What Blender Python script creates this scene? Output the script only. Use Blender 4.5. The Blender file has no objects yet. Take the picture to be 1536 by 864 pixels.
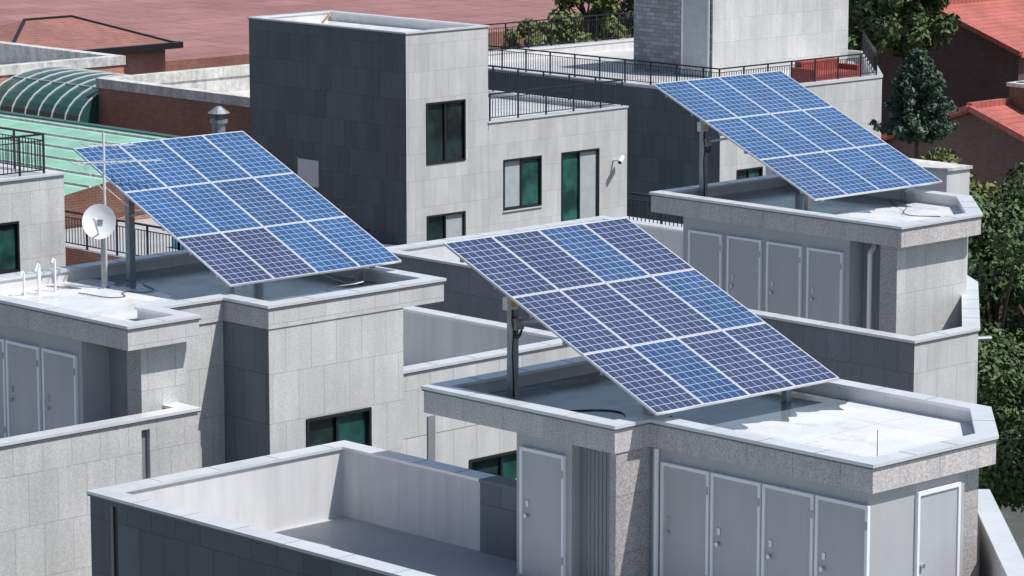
import bpy, math, random
import numpy as np
from mathutils import Vector
random.seed(7); np.random.seed(7)
ZC=25.0
scene=bpy.context.scene
COL=bpy.context.collection

# ---------------------------------------------------------------- materials
def mk(name):
    m=bpy.data.materials.new(name); m.use_nodes=True
    nt=m.node_tree; b=nt.nodes["Principled BSDF"]; return m,nt,b
def N(nt,t,**k):
    n=nt.nodes.new(t)
    for a,v in k.items(): setattr(n,a,v)
    return n
def pos(nt): return N(nt,"ShaderNodeNewGeometry").outputs["Position"]
def math_(nt,op,a,b=None,c=None):
    n=N(nt,"ShaderNodeMath",operation=op)
    for i,v in enumerate((a,b,c)):
        if v is None: continue
        if isinstance(v,(int,float)): n.inputs[i].default_value=v
        else: nt.links.new(v,n.inputs[i])
    return n.outputs[0]
def wallvec(nt):
    s=N(nt,"ShaderNodeSeparateXYZ"); nt.links.new(pos(nt),s.inputs[0])
    u=math_(nt,'ADD',s.outputs[0],s.outputs[1])
    c=N(nt,"ShaderNodeCombineXYZ"); nt.links.new(u,c.inputs[0]); nt.links.new(s.outputs[2],c.inputs[1])
    return c.outputs[0]
def noise(nt,scale,detail=4,rough=.55,vec=None,stretch=None):
    n=N(nt,"ShaderNodeTexNoise"); n.inputs["Scale"].default_value=scale; n.inputs["Detail"].default_value=detail; n.inputs["Roughness"].default_value=rough
    v=vec if vec is not None else pos(nt)
    if stretch:
        mp=N(nt,"ShaderNodeMapping"); mp.inputs["Scale"].default_value=stretch; nt.links.new(v,mp.inputs[0]); v=mp.outputs[0]
    nt.links.new(v,n.inputs["Vector"]); return n.outputs["Fac"]
def ramp(nt,fac,stops):
    r=N(nt,"ShaderNodeValToRGB"); e=r.color_ramp.elements
    e[0].position=stops[0][0]; e[1].position=stops[-1][0]
    def col(c): return (c,c,c,1) if isinstance(c,(int,float)) else (*c,1)
    e[0].color=col(stops[0][1]); e[1].color=col(stops[-1][1])
    for p,c in stops[1:-1]:
        x=e.new(p); x.color=col(c)
    nt.links.new(fac,r.inputs[0]); return r.outputs[0]
def mul(nt,a,b,f=1.0,mode='MULTIPLY'):
    n=N(nt,"ShaderNodeMix",data_type='RGBA',blend_type=mode)
    if isinstance(f,(int,float)): n.inputs[0].default_value=f
    else: nt.links.new(f,n.inputs[0])
    for i,v in ((6,a),(7,b)):
        if isinstance(v,tuple): n.inputs[i].default_value=(*v,1)
        else: nt.links.new(v,n.inputs[i])
    return n.outputs[2]
def bump(nt,b,h,dist=.01,st=.4):
    n=N(nt,"ShaderNodeBump"); n.inputs["Strength"].default_value=st; n.inputs["Distance"].default_value=dist
    nt.links.new(h,n.inputs["Height"]); nt.links.new(n.outputs[0],b.inputs["Normal"])

def tile(name,c,w=.6,h=.9,mort=.007,var=.1,speck=.12,joint=.55,rough=.6,offset=.5,cloud=.10):
    m,nt,b=mk(name); v=wallvec(nt)
    br=N(nt,"ShaderNodeTexBrick"); br.offset=offset; nt.links.new(v,br.inputs["Vector"])
    br.inputs["Scale"].default_value=1; br.inputs["Brick Width"].default_value=w; br.inputs["Row Height"].default_value=h
    br.inputs["Mortar Size"].default_value=mort; br.inputs["Mortar Smooth"].default_value=.2
    br.inputs["Color1"].default_value=(*[x*(1-var) for x in c],1); br.inputs["Color2"].default_value=(*[x*(1+var) for x in c],1)
    br.inputs["Mortar"].default_value=(*[x*joint for x in c],1)
    col=br.outputs["Color"]
    col=mul(nt,col,ramp(nt,noise(nt,.55,5,.6),[(.3,1-cloud),(.7,1+cloud*.6)]))
    col=mul(nt,col,ramp(nt,noise(nt,2.6,5,.65,stretch=(1,1,.10)),[(.3,.88),(.65,1.04)]))
    col=mul(nt,col,ramp(nt,noise(nt,38,2,.7),[(.3,1-speck*1.6),(.7,1+speck)]))
    nt.links.new(col,b.inputs["Base Color"]); b.inputs["Roughness"].default_value=rough
    bump(nt,b,br.outputs["Fac"],.006,-.5)
    return m
def plain(name,c,rough=.5,metal=0,n1=.06,s1=1.2,n2=0,s2=20,spec=.5,streak=0):
    m,nt,b=mk(name)
    col=ramp(nt,noise(nt,s1,5,.6),[(.3,tuple(x*(1-n1) for x in c)),(.7,tuple(x*(1+n1) for x in c))])
    if n2: col=mul(nt,col,ramp(nt,noise(nt,s2,3,.6),[(.3,1-n2),(.7,1+n2)]))
    if streak: col=mul(nt,col,ramp(nt,noise(nt,3.0,5,.65,stretch=(1,1,.08)),[(.35,1-streak),(.6,1.0)]))
    nt.links.new(col,b.inputs["Base Color"]); b.inputs["Roughness"].default_value=rough; b.inputs["Metallic"].default_value=metal
    b.inputs["Specular IOR Level"].default_value=spec
    return m
M={}
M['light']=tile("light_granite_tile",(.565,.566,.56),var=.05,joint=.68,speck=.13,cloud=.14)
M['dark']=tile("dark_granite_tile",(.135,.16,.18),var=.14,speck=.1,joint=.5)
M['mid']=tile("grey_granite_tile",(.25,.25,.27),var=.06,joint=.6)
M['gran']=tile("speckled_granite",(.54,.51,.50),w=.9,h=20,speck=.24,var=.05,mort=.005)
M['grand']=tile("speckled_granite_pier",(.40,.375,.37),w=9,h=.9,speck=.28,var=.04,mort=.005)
M['brick']=tile("orange_brick",(.44,.20,.14),w=.23,h=.075,mort=.012,var=.16,joint=1.5,speck=.05,cloud=.2)
M['brickd']=tile("brown_brick",(.25,.115,.09),w=.23,h=.075,mort=.012,var=.16,joint=1.3,speck=.05,cloud=.2)
M['brickhouse']=tile("dark_brown_brick",(.12,.072,.067),w=.24,h=.08,mort=.012,var=.2,joint=1.25,speck=.05)
M['brickg']=tile("grey_brick",(.26,.275,.30),w=.4,h=.16,mort=.016,var=.3,joint=.6,speck=.05)
M['plaster']=plain("painted_plaster",(.64,.635,.64),.45,n1=.05,s1=.8,streak=.12)
M['coping']=plain("coping_flashing",(.72,.735,.75),.32,.3,n1=.07,s1=2)
M['copw']=plain("coping_cement",(.60,.59,.56),.7,n1=.2,s1=1.5,n2=.12,s2=6,streak=.3)
M['copdark']=plain("coping_drip_edge",(.16,.17,.18),.5)
M['door']=plain("grey_door_paint",(.43,.44,.455),.35,n1=.03,streak=.06)
M['panelwall']=plain("grey_metal_cladding",(.41,.42,.43),.4,n1=.03,streak=.06)
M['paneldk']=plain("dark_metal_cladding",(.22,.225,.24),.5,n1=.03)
M['white']=plain("white_trim",(.78,.79,.80),.4,n1=.03)
M['steel']=plain("galvanised_steel",(.36,.39,.42),.45,.7,n1=.15,s1=8)
M['alu']=plain("aluminium_frame",(.74,.75,.78),.35,.3,n1=.03)
M['black']=plain("black_metal",(.02,.022,.025),.4,.2)
M['frame']=plain("window_frame_black",(.018,.02,.022),.35)
M['backsheet']=plain("panel_backsheet",(.6,.6,.62),.5)
M['curtain']=plain("pale_blind",(.40,.44,.45),.35,n1=.1,s1=3)
M['redcloth']=plain("red_fabric",(.30,.06,.045),.8,n1=.3,s1=3)
M['bluewater']=plain("blue_tarp",(.08,.42,.6),.4)
M['orangebox']=plain("orange_plastic",(.75,.36,.08),.5)
M['rubber']=plain("black_cable",(.015,.015,.017),.5)
M['bark']=plain("bark",(.10,.07,.05),.9,n1=.3,s1=6)
M['dishwhite']=plain("dish_white",(.8,.8,.79),.4,n1=.03)
M['chrome']=plain("spun_aluminium",(.6,.6,.6),.25,.9)
def roofmat(name,c,stain=.5,dirt=(.30,.26,.22),rough=.32,lo=.6):
    m,nt,b=mk(name)
    col=ramp(nt,noise(nt,.9,6,.62),[(.28,tuple(x*.86 for x in c)),(.7,c)])
    st=ramp(nt,noise(nt,.7,7,.7),[(lo,0.0),(lo+.12,1.0)])
    col=mul(nt,col,dirt,math_(nt,'MULTIPLY',st,stain),'MIX')
    br=N(nt,"ShaderNodeTexBrick"); br.offset=0; nt.links.new(pos(nt),br.inputs["Vector"]); br.inputs["Scale"].default_value=1
    br.inputs["Brick Width"].default_value=1.85; br.inputs["Row Height"].default_value=1.4; br.inputs["Mortar Size"].default_value=.012
    br.inputs["Color1"].default_value=(1,1,1,1); br.inputs["Color2"].default_value=(.96,.96,.97,1); br.inputs["Mortar"].default_value=(.72,.74,.76,1)
    col=mul(nt,col,br.outputs["Color"])
    nt.links.new(col,b.inputs["Base Color"])
    rr=ramp(nt,noise(nt,1.5,5,.6),[(.35,rough*.6),(.65,rough*1.3)]); nt.links.new(rr,b.inputs["Roughness"])
    return m
M['roof']=roofmat("painted_roof_membrane",(.77,.775,.78),.55,lo=.57)
M['roofd']=roofmat("grey_roof_membrane_painted_shade",(.17,.20,.235),.85,(.06,.055,.05),rough=.16,lo=.50)  # damp grey membrane, tone darkened to carry the shade under the arrays
M['roofw']=roofmat("white_concrete_deck",(.64,.64,.63),.25)
M['deck']=plain("terrace_floor",(.42,.43,.44),.5,n1=.12,s1=.7)
def glass(name,c,r=.06):
    m,nt,b=mk(name)
    col=ramp(nt,noise(nt,1.4,2,.5),[(.35,tuple(x*.45 for x in c)),(.65,tuple(x*1.5 for x in c))])
    nt.links.new(col,b.inputs["Base Color"]); b.inputs["Roughness"].default_value=r; return m
M['glass']=glass("dark_window_glass",(.015,.03,.03)); M['teal']=glass("teal_window_glass",(.02,.09,.075))
def cells(name,c,c2):
    m,nt,b=mk(name); uv=N(nt,"ShaderNodeUVMap"); s=N(nt,"ShaderNodeSeparateXYZ"); nt.links.new(uv.outputs[0],s.inputs[0])
    d=[]
    for i in (0,1):
        fr=math_(nt,'FRACT',s.outputs[i]); d.append(math_(nt,'ABSOLUTE',math_(nt,'SUBTRACT',fr,.5)))
    mx=math_(nt,'MAXIMUM',d[0],d[1]); line=math_(nt,'GREATER_THAN',mx,.469)
    fl=N(nt,"ShaderNodeVectorMath",operation='FLOOR'); nt.links.new(uv.outputs[0],fl.inputs[0])
    wn=N(nt,"ShaderNodeTexWhiteNoise",noise_dimensions='2D'); nt.links.new(fl.outputs[0],wn.inputs["Vector"])
    col=mul(nt,c,c2,wn.outputs["Value"],'MIX')
    vo=N(nt,"ShaderNodeTexVoronoi"); vo.inputs["Scale"].default_value=22; nt.links.new(pos(nt),vo.inputs["Vector"])
    col=mul(nt,col,ramp(nt,vo.outputs["Color"],[(0,.82),(1,1.18)]))
    bb=math_(nt,'FRACT',math_(nt,'MULTIPLY',s.outputs[0],3.0)); bbm=math_(nt,'LESS_THAN',math_(nt,'ABSOLUTE',math_(nt,'SUBTRACT',bb,.5)),.02)
    col=mul(nt,col,(.30,.33,.40),math_(nt,'MULTIPLY',bbm,.7),'MIX')
    col=mul(nt,col,(.50,.54,.62),line,'MIX')
    col=mul(nt,col,ramp(nt,noise(nt,.8,4,.6),[(.3,.88),(.7,1.12)]))
    nt.links.new(col,b.inputs["Base Color"]); b.inputs["Roughness"].default_value=.2
    b.inputs["Coat Weight"].default_value=.8; b.inputs["Coat Roughness"].default_value=.06
    return m
CELL={'b':cells("solar_cells_blue",(.013,.074,.20),(.022,.096,.245)),
      'm':cells("solar_cells_mid_blue",(.018,.062,.165),(.026,.078,.195)),
      'p':cells("solar_cells_navy",(.028,.041,.10),(.036,.051,.125)),
      'd':cells("solar_cells_deep_blue",(.014,.054,.155),(.026,.068,.18))}
def leafmat(name,c):
    m,nt,b=mk(name)
    col=ramp(nt,noise(nt,1.1,4,.7),[(.3,tuple(x*.55 for x in c)),(.55,c),(.75,tuple(min(1,x*1.6) for x in c))])
    nt.links.new(col,b.inputs["Base Color"]); b.inputs["Roughness"].default_value=.6
    return m
M['leaf']=leafmat("leaves_green",(.066,.115,.036)); M['leafpine']=leafmat("needles_dark_green",(.055,.10,.065)); M['leafy']=leafmat("leaves_yellow_green",(.13,.16,.042))
def ribbed(name,c,axis,sp,c2,dark=.6,lo=.38):
    m,nt,b=mk(name); s=N(nt,"ShaderNodeSeparateXYZ"); nt.links.new(pos(nt),s.inputs[0])
    fr=math_(nt,'FRACT',math_(nt,'MULTIPLY',s.outputs[axis],1/sp))
    w=math_(nt,'ABSOLUTE',math_(nt,'SUBTRACT',fr,.5))
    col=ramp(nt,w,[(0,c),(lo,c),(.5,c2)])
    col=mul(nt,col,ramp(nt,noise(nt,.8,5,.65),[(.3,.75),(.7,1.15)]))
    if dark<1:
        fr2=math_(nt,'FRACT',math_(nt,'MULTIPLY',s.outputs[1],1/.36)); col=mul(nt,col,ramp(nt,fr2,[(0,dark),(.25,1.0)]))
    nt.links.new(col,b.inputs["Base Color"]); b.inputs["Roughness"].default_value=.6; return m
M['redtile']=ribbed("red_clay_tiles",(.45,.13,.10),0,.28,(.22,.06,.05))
M['greenroof']=ribbed("green_metal_roof",(.24,.47,.35),0,.9,(.42,.60,.51),dark=1)
def slabs(name,c):
    m,nt,b=mk(name)
    br=N(nt,"ShaderNodeTexBrick"); br.offset=.5; nt.links.new(pos(nt),br.inputs["Vector"]); br.inputs["Scale"].default_value=1
    br.inputs["Brick Width"].default_value=3.4; br.inputs["Row Height"].default_value=3.0; br.inputs["Mortar Size"].default_value=.06
    br.inputs["Color1"].default_value=(*[x*.88 for x in c],1); br.inputs["Color2"].default_value=(*[x*1.08 for x in c],1); br.inputs["Mortar"].default_value=(.18,.08,.075,1)
    col=mul(nt,br.outputs["Color"],ramp(nt,noise(nt,.12,8,.7),[(.3,.74),(.7,1.15)]))
    col=mul(nt,col,ramp(nt,noise(nt,1.6,5,.7),[(.3,.86),(.7,1.1)]))
    nt.links.new(col,b.inputs["Base Color"]); b.inputs["Roughness"].default_value=.8; return m
M['redslab']=slabs("red_painted_slabs",(.32,.155,.145))
M['ground']=plain("ground_asphalt",(.07,.075,.065),.9,n1=.3,s1=.05,n2=.2,s2=2)
mcan,nt,b=mk("green_polycarbonate"); b.inputs["Base Color"].default_value=(.025,.085,.07,1); b.inputs["Roughness"].default_value=.35
M['canopy']=mcan

# ---------------------------------------------------------------- geometry helpers
def parent(name,loc=(0,0,0)):
    e=bpy.data.objects.new(name,None); e.empty_display_size=.5; COL.objects.link(e); e.location=loc; return e
def addmesh(name,verts,faces,mats,fm=None,par=None,smooth=False):
    me=bpy.data.meshes.new(name); me.from_pydata([tuple(v) for v in verts],[],faces)
    for m in mats: me.materials.append(m)
    if fm: me.polygons.foreach_set("material_index",fm)
    if smooth: me.polygons.foreach_set("use_smooth",[True]*len(me.polygons))
    me.update(); o=bpy.data.objects.new(name,me); COL.objects.link(o)
    if par: o.parent=par
    return o
def sidekey(nx,ny):
    if abs(nx)>abs(ny)*1.2: return '+x' if nx>0 else '-x'
    return '+y' if ny>0 else '-y'
def prism(par,name,pts,z0,z1,mats,top=None,bottom=None):
    """mats: material key, or dict by facing with '*' default.  pts CCW"""
    z0+=ZC; z1+=ZC; n=len(pts)
    if isinstance(mats,str): mats={'*':mats}
    keys=[];fm=[]
    def idx(k):
        if k not in keys: keys.append(k)
        return keys.index(k)
    V=[(x,y,z0) for x,y in pts]+[(x,y,z1) for x,y in pts]; Fc=[]
    for i in range(n):
        j=(i+1)%n; dx=pts[j][0]-pts[i][0]; dy=pts[j][1]-pts[i][1]
        k=mats.get(sidekey(dy,-dx),mats['*']); Fc.append((i,j,n+j,n+i)); fm.append(idx(k))
    Fc.append(tuple(range(n,2*n))); fm.append(idx(top or mats['*']))
    Fc.append(tuple(reversed(range(n)))); fm.append(idx(bottom or mats['*']))
    return addmesh(name,V,Fc,[M[k] for k in keys],fm,par)
def box(par,name,x0,x1,y0,y1,z0,z1,mats,top=None,bottom=None):
    return prism(par,name,[(x0,y0),(x1,y0),(x1,y1),(x0,y1)],z0,z1,mats,top,bottom)
def inset(pts,t):
    n=len(pts); out=[]
    for i in range(n):
        p0=Vector(pts[i-1]);p1=Vector(pts[i]);p2=Vector(pts[(i+1)%n])
        d1=(p1-p0).normalized(); d2=(p2-p1).normalized()
        n1=Vector((-d1.y,d1.x)); n2=Vector((-d2.y,d2.x))
        k=n1+n2; k=k/(1+n1.dot(n2)); q=p1+k*t; out.append((q.x,q.y))
    return out
def ring(par,name,pts,t,z0,z1,outm,inm,topm):
    z0+=ZC; z1+=ZC; q=inset(pts,t); n=len(pts)
    if isinstance(outm,str): outm={'*':outm}
    keys=[];fm=[]
    def idx(k):
        if k not in keys: keys.append(k)
        return keys.index(k)
    V=[(x,y,z0) for x,y in pts]+[(x,y,z1) for x,y in pts]+[(x,y,z0) for x,y in q]+[(x,y,z1) for x,y in q]; Fc=[]
    for i in range(n):
        j=(i+1)%n; dx=pts[j][0]-pts[i][0]; dy=pts[j][1]-pts[i][1]
        Fc.append((i,j,n+j,n+i)); fm.append(idx(outm.get(sidekey(dy,-dx),outm['*'])))
        Fc.append((n+i,n+j,3*n+j,3*n+i)); fm.append(idx(topm))
        Fc.append((3*n+i,3*n+j,2*n+j,2*n+i)); fm.append(idx(inm))
        Fc.append((2*n+i,2*n+j,j,i)); fm.append(idx(topm))
    return addmesh(name,V,Fc,[M[k] for k in keys],fm,par)
def coping(par,name,pts,t,z,over=.035,h=.05,mat='coping'):
    o=inset(pts,-over)
    ring(par,name,o,t+2*over,z-h,z,mat,mat,mat)
    ring(par,name+"_drip",inset(pts,-over+.012),.03,z-h-.03,z-h,'copdark','copdark','copdark')
    S=[];n=len(o)
    for i in range(n):
        j=(i+1)%n; a=Vector(o[i]);b_=Vector(o[j]); L=(b_-a).length
        u=(b_-a)/L; nn=Vector((-u.y,u.x)); k=int(L/1.2)
        for m_ in range(1,k+1):
            s=L*m_/(k+1); p=a+u*s
            S.append(((p.x-nn.x*.002,p.y-nn.y*.002,z+ZC-.0005),(p.x+nn.x*(t+2*over-.01),p.y+nn.y*(t+2*over-.01),z+ZC-.0005),.004))
    if S: bars(par,name+"_joints",S,'copdark')
def roofslab(par,name,pts,z,fh=.43,t=.26,drop=.24,fas='gran',inm='plaster',roof='roof'):
    ring(par,name+"_fascia",pts,t,z-fh,z-.05,fas,inm,'coping')
    coping(par,name+"_coping",pts,t,z)
    prism(par,name+"_deck",inset(pts,t*.5),z-fh+.012,z-drop,'plaster',top=roof,bottom='paneldk')
def cut(o,x0,x1,y0,y1,z0,z1):
    c=box(None,"cutter",x0,x1,y0,y1,z0,z1,'frame')
    md=o.modifiers.new("b",'BOOLEAN'); md.operation='DIFFERENCE'; md.object=c; md.solver='EXACT'
    dg=bpy.context.evaluated_depsgraph_get(); me=bpy.data.meshes.new_from_object(o.evaluated_get(dg))
    o.modifiers.clear(); o.data=me; bpy.data.objects.remove(c)
def window(par,wall,x0,x1,y,z0,z1,panes=('glass','teal'),sill=True,dep=.14):
    """window in a wall that faces -Y"""
    cut(wall,x0,x1,y-.2,y+dep,z0,z1)
    f=.055; yb=y+dep-.01
    for a,b_,c,d in ((x0+.002,x1-.002,z0+.002,z0+f),(x0+.002,x1-.002,z1-f,z1-.002),(x0+.002,x0+f,z0+f,z1-f),(x1-f,x1-.002,z0+f,z1-f)):
        box(par,"window_frame",a,b_,y+.0-.03,yb-.02,c,d,'frame')
    n=len(panes); w=(x1-x0-2*f)/n
    for i,p in enumerate(panes):
        a=x0+f+i*w
        box(par,"window_pane",a,a+w-.003,yb-.04-.02*(i%2),yb-.03,z0+f,z1-f,p)
        if i: box(par,"window_mullion",a-.03,a+.03,yb-.10,yb-.065,z0+f,z1-f,'frame')
        fr=.035
        box(par,"sash_top",a,a+w-.004,yb-.075,yb-.062,z1-f-fr,z1-f,'frame'); box(par,"sash_bottom",a,a+w-.004,yb-.075,yb-.062,z0+f,z0+f+fr,'frame')
    if sill: box(par,"window_sill",x0-.03,x1+.03,y-.05,y-.031,z0-.05,z0-.004,'coping')
def cyl(par,name,p0,p1,r,mat,seg=10,r2=None):
    p0=Vector(p0);p1=Vector(p1); d=(p1-p0).normalized(); a=d.orthogonal().normalized(); b_=d.cross(a)
    V=[];r2=r if r2 is None else r2
    for p,rr in ((p0,r),(p1,r2)):
        for i in range(seg):
            t=2*math.pi*i/seg; V.append(p+a*math.cos(t)*rr+b_*math.sin(t)*rr)
    Fc=[(i,(i+1)%seg,seg+(i+1)%seg,seg+i) for i in range(seg)]+[tuple(reversed(range(seg))),tuple(range(seg,2*seg))]
    return addmesh(name,V,Fc,[M[mat]],None,par)
def W(x,y,z): return (x,y,z+ZC)
def bars(par,name,segs,mat):
    V=[];Fc=[]
    for p0,p1,r in segs:
        p0=Vector(p0);p1=Vector(p1); d=(p1-p0).normalized()
        up=Vector((0,0,1)) if abs(d.z)<.9 else Vector((1,0,0))
        a=d.cross(up).normalized(); b_=d.cross(a); k=len(V)
        for p in (p0,p1):
            for sa,sb in ((-1,-1),(1,-1),(1,1),(-1,1)): V.append(p+a*sa*r+b_*sb*r)
        Fc+=[(k,k+1,k+5,k+4),(k+1,k+2,k+6,k+5),(k+2,k+3,k+7,k+6),(k+3,k,k+4,k+7),(k+3,k+2,k+1,k),(k+4,k+5,k+6,k+7)]
    return addmesh(name,V,Fc,[M[mat]],None,par)
def railing(par,pts,z,h=1.0,sp=.13,mat='black'):
    S=[]
    for i in range(len(pts)-1):
        a=Vector((*pts[i],z+ZC)); b_=Vector((*pts[i+1],z+ZC)); L=(b_-a).length; u=(b_-a)/L
        S.append((a+Vector((0,0,h)),b_+Vector((0,0,h)),.025)); S.append((a+Vector((0,0,h*.84)),b_+Vector((0,0,h*.84)),.012)); S.append((a+Vector((0,0,.1)),b_+Vector((0,0,.1)),.014))
        n=int(L/sp)
        for k in range(n+1):
            p=a+u*(L*k/n); post=(k%10==0)
            S.append((p+Vector((0,0,0 if post else .1)),p+Vector((0,0,h if post else h*.84)),.024 if post else .009))
    return bars(par,"railing",S,mat)
def door_x(par,x,y0,y1,zt,zb,handle=-1,lb='door'):
    """door in a wall facing -X, y0>y1"""
    f=.05
    box(par,"door_leaf",x-.035,x-.004,y1+f,y0-f,zb,zt-f,lb)
    for a,b_,c,d in ((y1,y1+f,zb,zt),(y0-f,y0,zb,zt),(y1+f,y0-f,zt-f,zt)):
        box(par,"door_frame",x-.06,x-.003,a,b_,c,d,'white')
    yy=y0-.16 if handle<0 else y1+.16
    zz=zt-1.06
    cyl(par,"door_knob",W(x-.1,yy,zz),W(x-.036,yy,zz),.035,'chrome',8)
    box(par,"door_lock",x-.05,x-.036,yy-.03,yy+.03,zz+.14,zz+.24,'chrome')
    for q in (zt-.35,zt-1.7): box(par,"door_hinge",x-.068,x-.061,(y1+.01),(y1+.04),q,q+.12,'steel')
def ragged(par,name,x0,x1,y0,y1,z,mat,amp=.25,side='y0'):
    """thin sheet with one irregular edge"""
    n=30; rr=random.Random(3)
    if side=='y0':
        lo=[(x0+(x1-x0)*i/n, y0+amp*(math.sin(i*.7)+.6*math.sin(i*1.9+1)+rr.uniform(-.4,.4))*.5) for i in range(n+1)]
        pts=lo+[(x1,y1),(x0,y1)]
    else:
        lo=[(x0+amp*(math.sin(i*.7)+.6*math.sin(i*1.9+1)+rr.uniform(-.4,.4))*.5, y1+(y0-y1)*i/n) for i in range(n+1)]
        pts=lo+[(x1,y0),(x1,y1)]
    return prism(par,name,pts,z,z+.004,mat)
def cable(par,name,pts,r=.012,mat='rubber'):
    cu=bpy.data.curves.new(name,'CURVE'); cu.dimensions='3D'; cu.bevel_depth=r; cu.materials.append(M[mat])
    sp=cu.splines.new('BEZIER'); sp.bezier_points.add(len(pts)-1)
    for bp,q in zip(sp.bezier_points,pts): bp.co=q; bp.handle_left_type=bp.handle_right_type='AUTO'
    ob=bpy.data.objects.new(name,cu); COL.objects.link(ob); ob.parent=par; return ob

# ---------------------------------------------------------------- world / light / camera
w=bpy.data.worlds.new("World"); scene.world=w; w.use_nodes=True; nt=w.node_tree
sky=nt.nodes.new("ShaderNodeTexSky"); sky.sky_type='NISHITA'; sky.sun_disc=False
sd=Vector((.245,-.57,1.0)).normalized()
sky.sun_elevation=math.asin(sd.z); sky.sun_rotation=math.atan2(sd.x,sd.y); sky.air_density=1.0; sky.dust_density=.9; sky.ozone_density=1.0
nt.links.new(sky.outputs[0],nt.nodes["Background"].inputs[0]); nt.nodes["Background"].inputs[1].default_value=.108
sl=bpy.data.lights.new("sun",'SUN'); sl.energy=5.0; sl.angle=math.radians(.5); sl.color=(1,.97,.93)
so=bpy.data.objects.new("sun",sl); COL.objects.link(so); so.rotation_euler=sd.to_track_quat('Z','Y').to_euler(); so.location=(20,-20,70)
cd=bpy.data.cameras.new("camera"); cd.lens=118.125; cd.sensor_width=36; cd.clip_end=3000; cd.clip_start=.5
co=bpy.data.objects.new("camera",cd); COL.objects.link(co); co.location=(0,0,ZC); co.rotation_euler=(math.radians(90-9.665),0,math.radians(46.004-90)); scene.camera=co
scene.view_settings.view_transform='Standard'; scene.view_settings.look='None'; scene.view_settings.exposure=0

# ---------------------------------------------------------------- ground
addmesh("ground",[(-800,-800,0),(1500,-800,0),(1500,1500,0),(-800,1500,0)],[(0,1,2,3)],[M['ground']])

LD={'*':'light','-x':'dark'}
# ================================================================ building 1 (left, with array)
A=parent("apartment_building")
Z1=-10.25
O1=[(34.4,50.9),(34.4,45.05),(35.95,45.05),(35.95,46.2),(37.43,46.2),(37.43,44.95),(41.65,44.95),(41.65,50.9)]
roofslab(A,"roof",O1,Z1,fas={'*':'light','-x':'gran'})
ragged(A,"grey_membrane_painted_shade",37.75,41.35,45.25,50.6,Z1-.2395,'roofd',.2,'x0')  # dark sheet: membrane grey plus array shade put into the colour
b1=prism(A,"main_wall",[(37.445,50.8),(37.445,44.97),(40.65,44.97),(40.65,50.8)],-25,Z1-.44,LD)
window(A,b1,38.29,39.84,44.97,-13.75,-12.42,('glass','teal'))
box(A,"door_wall",34.46,37.44,46.45,50.8,-13.1,Z1-.44,'panelwall')
box(A,"recess_wall",35.05,35.93,45.75,46.45,-13.1,Z1-.44,{'*':'paneldk'})
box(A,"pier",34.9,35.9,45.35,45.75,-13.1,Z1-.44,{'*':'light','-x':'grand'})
box(A,"notch_wall",35.93,37.44,46.23,46.45,-25,Z1-.44,'light')
door_x(A,34.46,49.65,48.68,-10.97,-13.0)
door_x(A,34.46,48.63,47.65,-10.97,-13.0)
door_x(A,34.46,47.55,46.57,-10.97,-13.0)
wl=box(A,"terrace_wall",27,35.65,44.75,45.0,-25,-11.85,{'*':'light'})
cut(wl,34.42,34.6,44.6,44.85,-13.0,-12.02)
box(A,"slot_back",34.42,34.6,44.84,44.86,-13.0,-12.02,'paneldk')
box(A,"terrace_return",35.4,35.65,45.0,45.9,-25,-11.85,'light')
prism(A,"terrace_coping",[(27,44.71),(35.7,44.71),(35.7,45.9),(35.36,45.9),(35.36,45.05),(27,45.05)],-11.85,-11.8,'coping')
box(A,"terrace_coping_drip",27,35.69,44.722,44.745,-11.88,-11.852,'copdark')
box(A,"terrace_floor",27,36,45.0,50.8,-25,-13.1,'light',top='deck')
O=[(41.0,56),(41.0,45.5),(45.9,45.5),(45.9,56)]
mtw=ring(A,"wing_parapet",O,.28,-13.3,-12.05,{'*':'light'},'plaster','coping'); coping(A,"wing_coping",O,.28,-12.0)
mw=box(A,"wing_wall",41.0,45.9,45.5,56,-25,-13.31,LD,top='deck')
window(A,mw,42.79,44.6,45.5,-15.4,-13.95,('glass','teal'))
box(A,"wing_slot",41.72,41.9,45.47,45.495,-13.9,-12.95,'paneldk')
cable(A,"roof_cable",[W(38.1,49.4,-10.47),W(37.6,48.6,-10.475),W(37.3,48.9,-10.475),W(36.9,48.5,-10.475),W(36.6,49.4,-10.475)],.008)
cable(A,"roof_cable",[W(40.2,46.6,-10.46),W(40.6,46.1,-10.35),W(40.9,46.9,-10.47),W(41.2,47.9,-10.47)],.009,'white')

# ================================================================ building 2 (front, centre)
Bd=parent("apartment_building")
Z2=-10.4
O2=[(35.05,38.3),(35.05,34.1),(35.8,34.1),(35.8,29.75),(38.6,29.75),(40.15,31.1),(40.15,38.3)]
roofslab(Bd,"roof",O2,Z2,fas='gran')
ragged(Bd,"grey_membrane_painted_shade",36.07,39.88,33.45,34.4,Z2-.2395,'roofd',.25,'y0')  # front edge paints the array's cast shadow onto the roof
box(Bd,"rear_membrane_painted_shade",35.32,39.88,34.401,38.03,Z2-.2395,Z2-.2355,'roofd')  # rest of the sheet, array shade painted into its grey
EB=Z2-.44
prism(Bd,"metal_wall",[(35.87,36.3),(35.87,29.87),(38.03,29.87),(38.03,36.3)],-13.2,EB,'panelwall')
prism(Bd,"granite_pier",[(38.04,36.2),(38.04,29.98),(38.5,29.98),(39.95,31.25),(39.95,36.2)],-13.2,EB,'grand')
box(Bd,"side_wall",35.15,35.86,35.1,36.3,-13.2,EB,'panelwall')
box(Bd,"recess_wall",35.32,35.86,34.25,35.1,-13.2,EB,'paneldk')
box(Bd,"corner_pier",35.1,35.86,34.12,34.25,-13.2,EB,'grand')
door_x(Bd,35.15,36.18,35.22,-11.05,-13.05)
for i in range(4): door_x(Bd,35.87,33.88-1.02*i,32.90-1.02*i,-11.03,-13.05)
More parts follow.
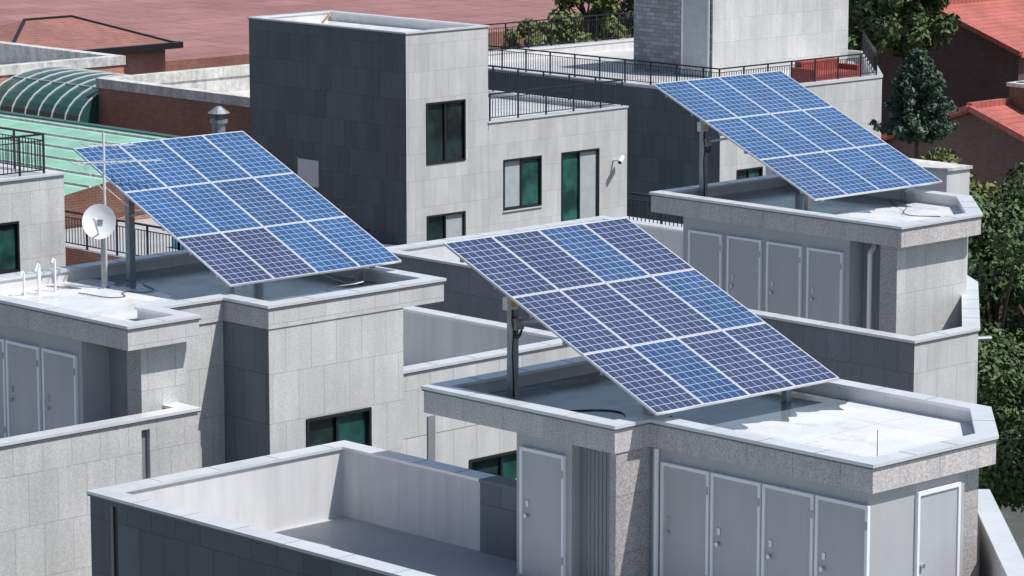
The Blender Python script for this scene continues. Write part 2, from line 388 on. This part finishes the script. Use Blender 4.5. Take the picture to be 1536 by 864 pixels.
cyl(Bd,"downpipe",W(35.83,33.98,-13.2),W(35.83,33.98,EB),.045,'white',10)
box(Bd,"door_leaf",36.95,37.83,29.835,29.865,-13.05,-11.06,'door')
for a,b_,c,d in ((36.90,36.95,-13.05,-11.0),(37.83,37.88,-13.05,-11.0),(36.95,37.83,-11.06,-11.0)): box(Bd,"door_frame",a,b_,29.81,29.867,c,d,'white')
cyl(Bd,"door_knob",W(37.02,29.78,-12.1),W(37.02,29.83,-12.1),.035,'chrome',8)
for i in range(10): box(Bd,"cladding_rib",35.312,35.319,34.28+i*.083,34.29+i*.083,-13.2,EB,'paneldk')
fw=box(Bd,"front_wall",31.0,31.28,24,41.65,-25,-12.05,{'*':'plaster','-x':'dark','+y':'dark'})
cut(fw,30.9,31.06,40.95,41.13,-18,-12.15)
box(Bd,"slot_lining",31.05,31.057,40.95,41.13,-18,-12.15,'frame')
box(Bd,"back_wall",31.28,36.3,41.37,41.65,-25,-12.05,{'*':'light','-y':'plaster'})
box(Bd,"right_wall",36.02,36.3,38.0,41.37,-25,-12.05,{'*':'light','-x':'plaster'})
box(Bd,"right_wall_end",35.98,36.34,36.4,38.0,-25,-12.05,'dark')
prism(Bd,"terrace_coping",[(30.96,41.69),(30.96,24),(31.32,24),(31.32,41.33),(35.98,41.33),(35.98,38.0),(36.34,38.0),(36.34,41.69)],-12.048,-12.0,'coping')
bars(Bd,"coping_joints",[(W(30.958,24.9+1.2*i,-12.0005),W(31.31,24.9+1.2*i,-12.0005),.004) for i in range(14)]+[(W(32.2+1.2*i,41.34,-12.0005),W(32.2+1.2*i,41.68,-12.0005),.004) for i in range(4)]+[(W(35.99,38.6+i,-12.0005),W(36.33,38.6+i,-12.0005),.004) for i in range(3)],'copdark')
box(Bd,"coping_drip",30.972,30.996,24,41.69,-12.08,-12.05,'copdark')
box(Bd,"wall_end_coping",35.95,36.37,36.4,37.998,-12.048,-12.0,'copdark')
box(Bd,"terrace_floor",31.28,40.1,24,41.37,-25,-13.2,'light',top='deck')
prism(Bd,"side_parapet",[(36.4,27.6),(36.6,27.4),(41.2,31.9),(41.0,32.1)],-25,-12.05,'light')
prism(Bd,"side_parapet_coping",[(36.35,27.6),(36.6,27.35),(41.25,31.9),(41.0,32.15)],-12.048,-12.0,'coping')
cyl(Bd,"lightning_rod",W(36.55,30.3,-10.64),W(36.55,30.3,-10.1),.008,'steel',6)
cable(Bd,"roof_cable",[W(36.1,37.2,-10.62),W(36.0,36.3,-10.625),W(36.6,35.6,-10.625),W(36.2,34.8,-10.625),W(36.5,34.3,-10.5)],.01)

# ================================================================ building 3 (right, with array)
C=parent("apartment_building")
Z3=-10.05
O3=[(51.65,49.2),(51.65,42.3),(54.2,42.3),(56.1,44.1),(56.1,49.2)]
roofslab(C,"roof",O3,Z3,fas='gran')
ragged(C,"grey_membrane_painted_shade",51.93,55.82,45.2,48.92,Z3-.2395,'roofd',.3,'y0')  # grey sheet with the array's shade worked into its colour
cable(C,"roof_cable",[W(55.6,45.9,-10.26),W(55.0,45.2,-10.27),W(54.6,44.6,-10.2),W(54.2,44.3,-10.27),W(54.5,43.6,-10.28)],.009)
E3=Z3-.44
box(C,"door_wall",51.75,54.2,43.72,48.35,-13.1,E3,'panelwall')
box(C,"recess_wall",52.15,54.19,43.05,43.71,-13.1,E3,'paneldk')
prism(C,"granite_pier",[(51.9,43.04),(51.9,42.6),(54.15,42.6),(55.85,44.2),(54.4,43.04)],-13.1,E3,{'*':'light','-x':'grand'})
for i in range(4): door_x(C,51.75,48.15-1.11*i,47.2-1.11*i,-10.76,-12.8)
cyl(C,"downpipe",W(51.95,43.35,-13.1),W(51.95,43.35,E3-.25),.05,'white',10)
cyl(C,"downpipe_bend",W(51.95,43.35,E3-.25),W(52.1,43.35,E3-.12),.05,'white',10)
OR=[(49.3,55.5),(49.3,40.0),(51.25,40.0),(55.5,43.4),(56.6,44.9),(56.6,55.5)]
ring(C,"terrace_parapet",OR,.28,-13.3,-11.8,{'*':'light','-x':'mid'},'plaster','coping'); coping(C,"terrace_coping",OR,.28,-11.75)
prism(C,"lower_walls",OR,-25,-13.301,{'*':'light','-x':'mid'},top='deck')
prism(C,"rear_low_wall",[(57.9,51.5),(59.7,47.6),(60.4,47.5),(60.4,51.5)],-25,-10.2,'plaster',top='roofw')
prism(C,"rear_low_wall_coping",[(57.85,51.55),(59.67,47.55),(60.45,47.45),(60.45,51.55)],-10.198,-10.13,'copw')
cyl(C,"wall_light",W(51.6,40.3,-12.05),W(51.85,40.15,-12.05),.05,'steel',8)
box(C,"rear_parapet",57.6,57.9,49,56,-25,-12.0,LD); box(C,"rear_coping",57.55,57.95,49,56.05,-11.998,-11.95,'coping')
railing(C,[(57.3,51.6),(57.3,55.3)],-12.2,.95)

# ================================================================ tower building (centre back)
T=parent("apartment_building")
tw=box(T,"stair_tower",73.4,77.1,81.0,89.0,-25,-10.6,LD)
OT=[(73.4,89),(73.4,81),(77.1,81),(77.1,89)]
ring(T,"tower_parapet",OT,.2,-10.6,-10.22,LD,'plaster','coping'); coping(T,"tower_coping",OT,.2,-10.17)
box(T,"tower_roof",73.5,77.0,81.1,88.9,-10.61,-10.5,'roof')
lb=prism(T,"lower_walls",[(77.102,89),(77.102,81.001),(83.8,81.001),(83.8,89)],-25,-13.701,LD)
window(T,tw,74.28,76.05,81.0,-14.6,-12.55,('glass','glass'),sill=False)
window(T,lb,77.8,79.6,81.0,-16.48,-14.75,('curtain','teal'))
window(T,lb,80.56,82.4,81.0,-17.25,-14.75,('teal','curtain'))
window(T,tw,74.29,76.04,81.0,-17.9,-16.3,('glass','curtain'))
OT2=[(77.12,89),(77.12,81),(83.8,81),(83.8,89)]
ring(T,"terrace_parapet",OT2,.25,-13.70,-13.45,'light','plaster','coping'); coping(T,"terrace_coping",OT2,.25,-13.4)
box(T,"terrace_deck",77.2,83.6,81.2,88.8,-13.69,-13.6,'roofw')
railing(T,[(77.3,81.13),(83.66,81.13),(83.66,88.8)],-13.4,.9)
railing(T,[(77.3,88.8),(83.66,88.8)],-13.4,.9)
railing(T,[(70.5,84.5),(70.5,79.5)],-17.2,1.0)
box(T,"rear_balcony",70.3,73.38,79.3,85,-25,-17.2,'dark')
box(T,"side_vent_panel",73.36,73.398,85.4,86.45,-15.7,-14.8,'white')
sc=parent("security_camera")
cyl(sc,"arm",W(83.1,80.98,-15.25),W(83.1,80.7,-15.2),.035,'white',8)
cyl(sc,"body",W(82.98,80.56,-15.27),W(83.3,80.74,-15.13),.075,'white',12)
cyl(sc,"lens",W(82.96,80.55,-15.278),W(82.98,80.56,-15.27),.05,'black',12)
cyl(T,"roof_pipe",W(75.4,87.6,-10.5),W(75.5,87.2,-10.1),.04,'orangebox',8)

# ================================================================ right back building R
R=parent("apartment_building")
OR2=[(88.7,98),(88.7,81.1),(97.7,81.1),(104.2,87.2),(104.2,98)]
rb=prism(R,"main_walls",OR2,-25,-13.75,LD,top='roofw')
window(R,rb,93.8,95.0,81.1,-16.0,-14.9,('glass','glass'))
window(R,rb,89.6,91.0,81.1,-18.0,-16.2,('glass','teal'))
ring(R,"parapet",OR2,.28,-13.75,-13.4,LD,'plaster','coping'); coping(R,"coping",OR2,.28,-13.35,h=.09)
box(R,"stair_tower",95.0,103.0,87.3,91.5,-13.75,-8.5,{'*':'light','-x':'brickg'})
box(R,"tower_door",94.95,94.995,87.5,88.8,-13.7,-10.4,'curtain')
box(R,"tower_door_frame",94.93,94.948,87.42,87.5,-13.7,-10.35,'white'); box(R,"tower_door_frame",94.93,94.948,88.8,88.88,-13.7,-10.35,'white')
railing(R,[(88.85,97.8),(88.85,81.3)],-13.35,.85)
railing(R,[(88.85,81.3),(97.6,81.3),(104,87.4)],-13.35,.85)
railing(R,[(88.85,97.8),(104,97.8)],-13.35,1.1)
for yy in (87.3,88.1): bars(R,"window_grille",[(W(88.68,yy,-16.0),W(88.68,yy,-15.1),.03)],'black')
box(R,"small_window",88.67,88.698,87.25,88.15,-16.0,-15.1,'glass')
sf=parent("garden_sofa")
box(sf,"seat",95.0,97.2,81.9,82.8,-13.7,-13.2,'redcloth'); box(sf,"backrest",95.0,97.2,82.8,83.1,-13.7,-12.8,'redcloth')
box(sf,"arm_left",94.75,94.99,81.9,83.1,-13.7,-13.0,'redcloth'); box(sf,"arm_right",97.21,97.45,81.9,83.1,-13.7,-13.0,'redcloth')

# ================================================================ left granite building
L=parent("apartment_building")
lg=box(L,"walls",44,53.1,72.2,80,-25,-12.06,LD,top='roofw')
window(L,lg,49.6,51.6,72.2,-14.5,-13.15,('glass','teal'))
box(L,"coping",43.9,53.16,72.14,80.05,-12.055,-12.0,'coping',top='roofw')
railing(L,[(44,72.4),(52.6,72.4),(52.6,79)],-12.0,1.05)

# ================================================================ brick house with green roof
G=parent("brick_house")
prism(G,"walls",[(52,90),(52,75.6),(60.9,75.6),(60.9,90)],-25,-13.9,'brick',top='deck')
addmesh("green_roof",[W(50,74.8,-13.85),W(60.7,74.8,-12.2),W(60.7,90,-12.2),W(50,90,-13.85)],[(0,1,2,3)],[M['greenroof']],None,G)
addmesh("gable",[W(52,75.55,-13.9),W(60.9,75.55,-13.9),W(60.9,75.55,-12.25),W(60.7,75.55,-12.25),W(52,75.55,-13.6)],[(0,1,2,3,4)],[M['brick']],None,G)
bars(G,"roof_seams",[(W(50.5+.9*i,74.8,-13.75+.9*i*.1542),W(50.5+.9*i,90,-13.75+.9*i*.1542),.035) for i in range(12)],'copw')
box(G,"ridge_gutter",60.7,61.0,74.8,90,-12.4,-12.15,'canopy')
box(G,"side_terrace",53.6,60,68,75.5,-25,-14.15,'brick',top='deck')
railing(G,[(53.75,68.15),(59.8,68.15)],-14.15,.95); railing(G,[(53.75,68.15),(53.75,75.4)],-14.15,.95)
box(G,"paddling_pool",55.6,58.6,68.8,70.8,-14.14,-13.85,'bluewater')
cv=parent("chimney_vent")
cyl(cv,"pipe",W(63.6,78.6,-16),W(63.6,78.6,-12.1),.2,'steel',14); cyl(cv,"collar",W(63.6,78.6,-12.1),W(63.6,78.6,-12.0),.27,'steel',14)
cyl(cv,"neck",W(63.6,78.6,-12.0),W(63.6,78.6,-11.8),.12,'copdark',10); cyl(cv,"cap",W(63.6,78.6,-11.8),W(63.6,78.6,-11.6),.34,'steel',14,r2=.08)

# ================================================================ brown & orange brick buildings, canopy
K=parent("brick_building")
OK_=[(75.2,100),(75.2,89.3),(83,89.3),(83,100)]
prism(K,"walls",OK_,-25,-14.2,{'*':'brickd'},top='roofw'); ring(K,"parapet",OK_,.4,-14.2,-13.6,'brickd','copw','copw'); ring(K,"coping",inset(OK_,-.06),.52,-13.6,-13.25,'copw','copw','copw')
K2=parent("brick_building")
OK2=[(60,116),(60,106),(81,106),(81,116)]
prism(K2,"walls",OK2,-25,-14.2,'brick',top='deck'); ring(K2,"parapet",OK2,.4,-14.2,-13.6,'brick','copw','copw'); ring(K2,"coping",inset(OK2,-.06),.52,-13.6,-13.25,'copw','copw','copw')
hp=parent("hipped_roof_house")
prism(hp,"walls",[(83.3,123.5),(83.3,117),(91.7,117),(91.7,123.5)],-25,-14.3,'brick')
V=[W(82.8,116.5,-14.3),W(92.2,116.5,-14.3),W(92.2,124,-14.3),W(82.8,124,-14.3),W(86.5,120.2,-13.1),W(89,120.2,-13.1)]
addmesh("roof",V,[(0,1,5,4),(1,2,5),(2,3,4,5),(3,0,4)],[M['brickd']],None,hp)
bars(hp,"eaves",[(V[i],V[(i+1)%4],.13) for i in range(4)]+[(V[0],V[4],.07),(V[1],V[5],.07),(V[2],V[5],.07),(V[4],V[5],.07)],'black')
# barrel canopy over the yard between the two brick buildings, axis along Y
bc=parent("barrel_canopy")
V=[];Fc=[];ns=16
x0,x1,yA,yB=74.3,80.2,100.05,105.9
zb=-14.9; hh=1.45
for yy in (yA,yB):
    for i in range(ns+1):
        t=math.pi*i/ns; V.append(W((x0+x1)/2-(x1-x0)/2*math.cos(t),yy,zb+hh*math.sin(t)))
for i in range(ns): Fc.append((i,i+1,ns+2+i,ns+1+i))
Fc.append(tuple(range(ns+1)))
addmesh("canopy_sheet",V,Fc,[M['canopy']],None,bc,False)
S=[]
g=lambda q,yy:W((x0+x1)/2-(x1-x0)/2*math.cos(q)*1.005,yy,zb+.01+hh*math.sin(q)*1.01)
for k in range(8):
    yy=yA+(yB-yA)*k/7
    for i in range(ns):
        t=math.pi*i/ns;t2=math.pi*(i+1)/ns
        S.append((g(t,yy),g(t2,yy),.022))
for i in (0,5,11,16): S.append((g(math.pi*i/ns,yA),g(math.pi*i/ns,yB),.02))
bars(bc,"ribs",S,'coping')
box(bc,"base",74.25,80.25,100.02,105.95,-25,-14.92,'brickd')

fr_=parent("red_roof_deck")
box(fr_,"deck",84,300,124.5,330,-25,-16,'brickd',top='redslab')

# ================================================================ dark brick houses, right
def gable_house(name,x,yc,zr,hw,ze,length,extra=0):
    P=parent(name)
    y0,y1=yc-hw,yc+hw
    addmesh("walls",[W(x,y0,-25),W(x,y1,-25),W(x,y1,ze),W(x,yc,zr),W(x,y0,ze),W(x+length,y0,-25),W(x+length,y1,-25),W(x+length,y1,ze),W(x+length,yc,zr),W(x+length,y0,ze)],
      [(0,4,3,2,1),(5,6,7,8,9),(0,5,9,4),(1,2,7,6)],[M['brickhouse']],None,P)
    sl=(zr-ze)/hw; ov=.45; t=.16
    for s,nm in ((-1,"roof_south"),(1,"roof_north")):
        ye=yc+s*(hw+ov); zz=ze-sl*ov
        V=[W(x-.4,yc,zr+.02),W(x+length+.4,yc,zr+.02),W(x+length+.4,ye,zz+.02),W(x-.4,ye,zz+.02)]
        V+=[(a,b_,c+t) for a,b_,c in V]
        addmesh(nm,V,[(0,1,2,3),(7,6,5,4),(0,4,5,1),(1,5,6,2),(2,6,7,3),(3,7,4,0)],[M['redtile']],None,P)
        bars(P,"verge",[(W(x-.43,yc,zr+.2),W(x-.43,ye,zz+.2),.1)],'redtile')
    bars(P,"ridge_tiles",[(W(x-.4,yc,zr+.24),W(x+length+.4,yc,zr+.24),.13)],'redtile')
    return P
h1=gable_house("brick_house",117.7,94.8,-12.9,4.8,-14.55,18)
h2=gable_house("brick_house",103.4,81.1,-15.2,4.8,-16.9,16)
box(h2,"chimney",105.4,107.2,79.6,81.0,-17,-14.35,'brickhouse'); box(h2,"chimney_cap",105.3,107.3,79.5,81.1,-14.35,-14.2,'copw')
tv=parent("turbine_vent")
cx,cy=106.1,80.1
cyl(tv,"base",W(cx,cy,-14.2),W(cx,cy,-13.75),.22,'steel',16)
V=[];Fc=[]; nz=7; ng=24
for j in range(nz):
    ph=-math.pi/2*.75+j*(math.pi*.9/(nz-1)); rr=.38*math.cos(ph)
    for i in range(ng):
        t=2*math.pi*(i+j*.5)/ng; q=rr*(1+.07*(i%2)); V.append(W(cx+q*math.cos(t),cy+q*math.sin(t),-13.4+.36*math.sin(ph)))
for j in range(nz-1):
    for i in range(ng): Fc.append((j*ng+i,j*ng+(i+1)%ng,(j+1)*ng+(i+1)%ng,(j+1)*ng+i))
Fc.append(tuple(range((nz-1)*ng,nz*ng)))
addmesh("turbine",V,Fc,[M['chrome']],None,tv)

# ================================================================ solar arrays
def array(loc,layout,zroof,jbox=None,cab=False):
    P=parent("solar_panel_array",W(*loc)); P.rotation_euler=(0,0,math.radians(-1.4))
    th=math.radians(22.94); c,s=math.cos(th),math.sin(th)
    def T_(u,q,n): return (u, -q*c - n*s, -q*s + n*c)
    mw=4.05/4; ml=5.19/3
    for r_ in range(3):
        for k in range(4):
            u0=k*mw+.005;u1=(k+1)*mw-.005;q0=r_*ml+.005;q1=(r_+1)*ml-.005; fr=.019; t=.04
            V=[T_(u0+fr,q0+fr,-.004),T_(u1-fr,q0+fr,-.004),T_(u1-fr,q1-fr,-.004),T_(u0+fr,q1-fr,-.004)]
            me=bpy.data.meshes.new("module_glass"); me.from_pydata(V,[],[(3,2,1,0)]); uvl=me.uv_layers.new()
            o=random.randint(0,40)*7
            for li,lp in enumerate(me.loops):
                uvv=[(0,0),(6,0),(6,10),(0,10)][lp.vertex_index]; uvl.data[li].uv=(uvv[0]+o,uvv[1]+o)
            me.materials.append(CELL[layout[r_][k]]); ob=bpy.data.objects.new("module_glass",me); COL.objects.link(ob); ob.parent=P
            V=[];
            for (a,b_) in ((u0,q0),(u1,q0),(u1,q1),(u0,q1)): V+= [T_(a,b_,0),T_(a,b_,-t)]
            for (a,b_) in ((u0+fr,q0+fr),(u1-fr,q0+fr),(u1-fr,q1-fr),(u0+fr,q1-fr)): V+= [T_(a,b_,0),T_(a,b_,-t)]
            Fc=[]
            for i in range(4):
                j=(i+1)%4
                Fc+=[(2*i,8+2*i,8+2*j,2*j),(2*i,2*j,2*j+1,2*i+1),(8+2*i,8+2*i+1,8+2*j+1,8+2*j),(2*i+1,2*j+1,8+2*j+1,8+2*i+1)]
            addmesh("module_frame",V,Fc,[M['alu']],None,P)
            V=[T_(u0+fr,q0+fr,-.012),T_(u1-fr,q0+fr,-.012),T_(u1-fr,q1-fr,-.012),T_(u0+fr,q1-fr,-.012)]
            addmesh("module_back",V,[(0,1,2,3)],[M['backsheet']],None,P)
    S=[]
    for q in (.45,1.3,2.2,3.0,3.9,4.75): S.append((Vector(T_(.03,q,-.075)),Vector(T_(4.02,q,-.075)),.03))
    for u in (.5,3.55): S.append((Vector(T_(u,.2,-.16)),Vector(T_(u,5.0,-.16)),.05))
    zr=zroof-loc[2]
    for u in (.5,3.55):
        for q in (1.25,4.55):
            p=Vector(T_(u,q,-.2)); S.append((Vector((p.x,p.y,zr)),p,.065 if q<3 else .055))
            S.append((Vector((p.x-.12,p.y,zr+.012)),Vector((p.x+.12,p.y,zr+.012)),.012))
        p=Vector(T_(u,1.25,-.2)); S.append((Vector((p.x,p.y,p.z-.55)),Vector(T_(u,2.2,-.19)),.025))
    S.append((Vector((.5,T_(0,1.25,0)[1],T_(0,1.25,-.2)[2]-.2)),Vector((3.55,T_(0,1.25,0)[1],T_(0,1.25,-.2)[2]-.2)),.03))
    bars(P,"support_frame",S,'steel')
    p=Vector(T_(.5,1.25,-.2))
    def lbox(nm,x0,x1,y0,y1,z0,z1,m): return box(P,nm,x0,x1,y0,y1,z0-ZC,z1-ZC,m)
    if jbox:
        lbox("junction_box",p.x-.28,p.x-.05,p.y-.18,p.y-.07,p.z-.28,p.z-.08,jbox)
        lbox("warning_label",p.x-.2,p.x-.1,p.y-.185,p.y-.181,p.z-.24,p.z-.15,'orangebox')
        lbox("isolator",p.x-.1,p.x+.09,p.y-.17,p.y-.07,p.z-.62,p.z-.44,'steel')
    if cab:
        for off in (0,.04):
            cable(P,"cable",[(p.x-.12,p.y-.12,p.z-.26),(p.x-.11+off,p.y-.12,p.z-.55),(p.x-.02,p.y-.13,p.z-.72-off),(p.x+.05,p.y-.1,p.z-.55),(p.x-.04,p.y-.09,p.z-.66),(p.x-.05,p.y-.08,zr+.05)],.013)
    return P
array((35.63,38.46,-8.2),["ppmp","pppm","pdpp"],Z2-.236,'coping',True)
array((37.74,51.0,-8.04),["bbbb","bbmb","ppbb"],Z1-.236)
array((52.38,49.88,-7.83),["bbbb","bbbb","mbbb"],Z3-.236,'coping',True)

# ================================================================ dish, antenna, pipes
sdp=parent("satellite_dish")
base=Vector(W(37.3,49.55,-10.49)); ctr=base+Vector((0,0,1.22))
bars(sdp,"mast",[(base,ctr,.03),(base+Vector((-.12,0,.01)),base+Vector((.12,0,.01)),.02)],'steel')
ax=Vector((-.75,-.5,.3)).normalized(); a=ax.orthogonal().normalized(); b2=ax.cross(a)
V=[];Fc=[];nr=6;ng=28;R0=.34
for j in range(nr+1):
    rr=R0*j/nr
    for i in range(ng):
        t=2*math.pi*i/ng; V.append(ctr+ax*(.12+.08*(rr/R0)**2)+a*rr*math.cos(t)+b2*rr*.95*math.sin(t))
for j in range(nr):
    for i in range(ng): Fc.append((j*ng+i,j*ng+(i+1)%ng,(j+1)*ng+(i+1)%ng,(j+1)*ng+i))
addmesh("reflector",V,Fc,[M['dishwhite']],None,sdp,True)
foc=ctr+ax*.5
bars(sdp,"feed_arm",[(ctr+ax*.2-Vector((0,0,.28)),foc,.012),(ctr,ctr+ax*.14,.05)],'steel'); cyl(sdp,"lnb",foc,foc-ax*.1,.035,'dishwhite',10)
ta=parent("tv_antenna")
b0=Vector(W(37.4,49.6,-10.49)); S=[(b0,b0+Vector((0,0,2.9)),.018)]
bd=Vector((.85,-.3,-.02)).normalized(); el=Vector((.3,.85,0)).normalized()
for zz,Lb,n in ((2.35,1.7,11),(2.66,.9,5)):
    c0=b0+Vector((0,0,zz))-bd*Lb*.35; S.append((c0,c0+bd*Lb,.012))
    for i in range(n):
        q=c0+bd*Lb*i/(n-1); l=.34-.012*i; S.append((q-el*l,q+el*l,.007))
S.append((b0+Vector((0,0,1.8)),b0+Vector((-.35,.2,2.3)),.008)); S.append((b0+Vector((0,0,1.9)),b0+Vector((.4,-.2,1.5)),.008))
bars(ta,"mast_and_elements",S,'alu')
for (x,y,h) in ((35.75,49.9,.42),(36.0,49.8,.48),(36.1,49.9,.52),(36.45,49.9,.58)):
    vp=parent("vent_pipe"); cyl(vp,"riser",W(x,y,-10.49),W(x,y,-10.49+h),.022,'white',10)
    cyl(vp,"elbow",W(x,y,-10.49+h),W(x-.06,y-.03,-10.49+h+.04),.022,'white',10); cyl(vp,"outlet",W(x-.06,y-.03,-10.49+h+.04),W(x-.1,y-.05,-10.49+h-.02),.022,'white',10)

# ================================================================ trees
def leaves(par,name,centres,n,size,mat):
    cs=np.array([c for c,r in centres]); rs=np.array([r for c,r in centres])
    k=np.random.choice(len(cs),n,p=(rs**2)/(rs**2).sum())
    d=np.random.normal(size=(n,3)); d/=np.linalg.norm(d,axis=1)[:,None]
    rad=rs[k]*(.45+.6*np.random.rand(n)**.6); p=cs[k]+d*rad[:,None]*np.array([1,1,.8])
    nn=d+np.random.normal(size=(n,3))*.6; nn[:,2]+=.3; nn/=np.linalg.norm(nn,axis=1)[:,None]
    t=np.cross(nn,np.random.normal(size=(n,3))); t/=np.linalg.norm(t,axis=1)[:,None]; b_=np.cross(nn,t)
    s=size*(.6+.8*np.random.rand(n))[:,None]
    V=np.stack([p-t*s,p-b_*s*.5,p+t*s,p+b_*s*.5],1).reshape(-1,3)
    Fc=np.arange(n*4).reshape(-1,4)
    me=bpy.data.meshes.new(name); me.from_pydata(V.tolist(),[],Fc.tolist()); me.materials.append(M[mat]); o=bpy.data.objects.new(name,me); COL.objects.link(o); o.parent=par
def tree(x,y,ztop,R_,n=9000,size=.14,mat='leaf',name="tree",crown=None,clumps=30):
    P=parent(name); top=ZC+ztop; crown=crown or R_*2.2
    cyl(P,"trunk",(x,y,0),(x,y,top-crown*.5),.28,'bark',9,r2=.12)
    cs=[]
    for i in range(clumps):
        th=random.random()*6.283; u=random.random(); zz=top-crown*u*.95-.3
        prof=math.sin(math.pi*min(1,.12+u*.8))**.7; rr=R_*prof*random.uniform(.35,.95)
        c=(x+rr*math.cos(th),y+rr*math.sin(th),zz); cs.append((c,R_*random.uniform(.18,.38)))
        if i%2==0: cyl(P,"limb",(x,y,min(zz-.6,top-crown*.55)),c,.07,'bark',5,r2=.02)
    leaves(P,"foliage",cs,n,size,mat); return P
def pine(x,y,ztop,R_,h):
    P=parent("pine_tree"); top=ZC+ztop
    cyl(P,"trunk",(x,y,0),(x,y,top-.2),.2,'bark',8,r2=.03); cs=[]
    lv=11
    for l in range(lv):
        u=(l+.4)/lv; zz=top-h*u; rr=R_*(u**.6)
        nb=5+int(u*5)
        for k in range(nb):
            th=6.283*(k+random.random()*.6)/nb+l; r2=rr*random.uniform(.65,1.15)
            tip=Vector((x+r2*math.cos(th),y+r2*math.sin(th),zz+.3*r2)); st=Vector((x,y,zz-.1))
            if l%2==0: cyl(P,"branch",st,tip,.03,'bark',4,r2=.01)
            for q in (.35,.6,.8,1.0): cs.append((tuple(st.lerp(tip,q)),.15+.12*(1-q)+.04*u))
    leaves(P,"needles",cs,13000,.085,'leafpine'); return P
pine(92.2,74.9,-11.6,1.45,3.3)
tree(75.4,60.1,-12.0,1.5,3000,.12,'leafy')
tree(64.6,49.9,-11.7,2.9,42000,.08,'leaf',crown=7,clumps=48)
tree(67.5,50.5,-11.4,3.2,36000,.09,'leaf',crown=8,clumps=48)
tree(62.5,44.5,-14.0,3.0,40000,.08,'leaf',crown=7,clumps=44)
tree(59,40.0,-15.5,3.0,30000,.08,'leaf',crown=6,clumps=40)
tree(53.5,36.0,-16,2.6,24000,.075,'leaf',crown=6)
for (x,y,z,r_,mt) in ((108.5,102,-8.8,2.8,'leaf'),(112,106,-8.0,3.2,'leaf'),(104.2,103.2,-10.6,2.0,'leafy'),(100.5,103,-12.9,1.5,'leafy'),(97.5,103.5,-13.3,1.3,'leaf')): tree(x,y,z,r_,8000,.15,mt)
for (x,y,z,r_) in ((108.0,91.5,-9.0,2.3),(110.5,92.5,-8.2,2.5),(112.5,91.5,-9.6,2.0)): tree(x,y,z,r_,8000,.15,'leaf')
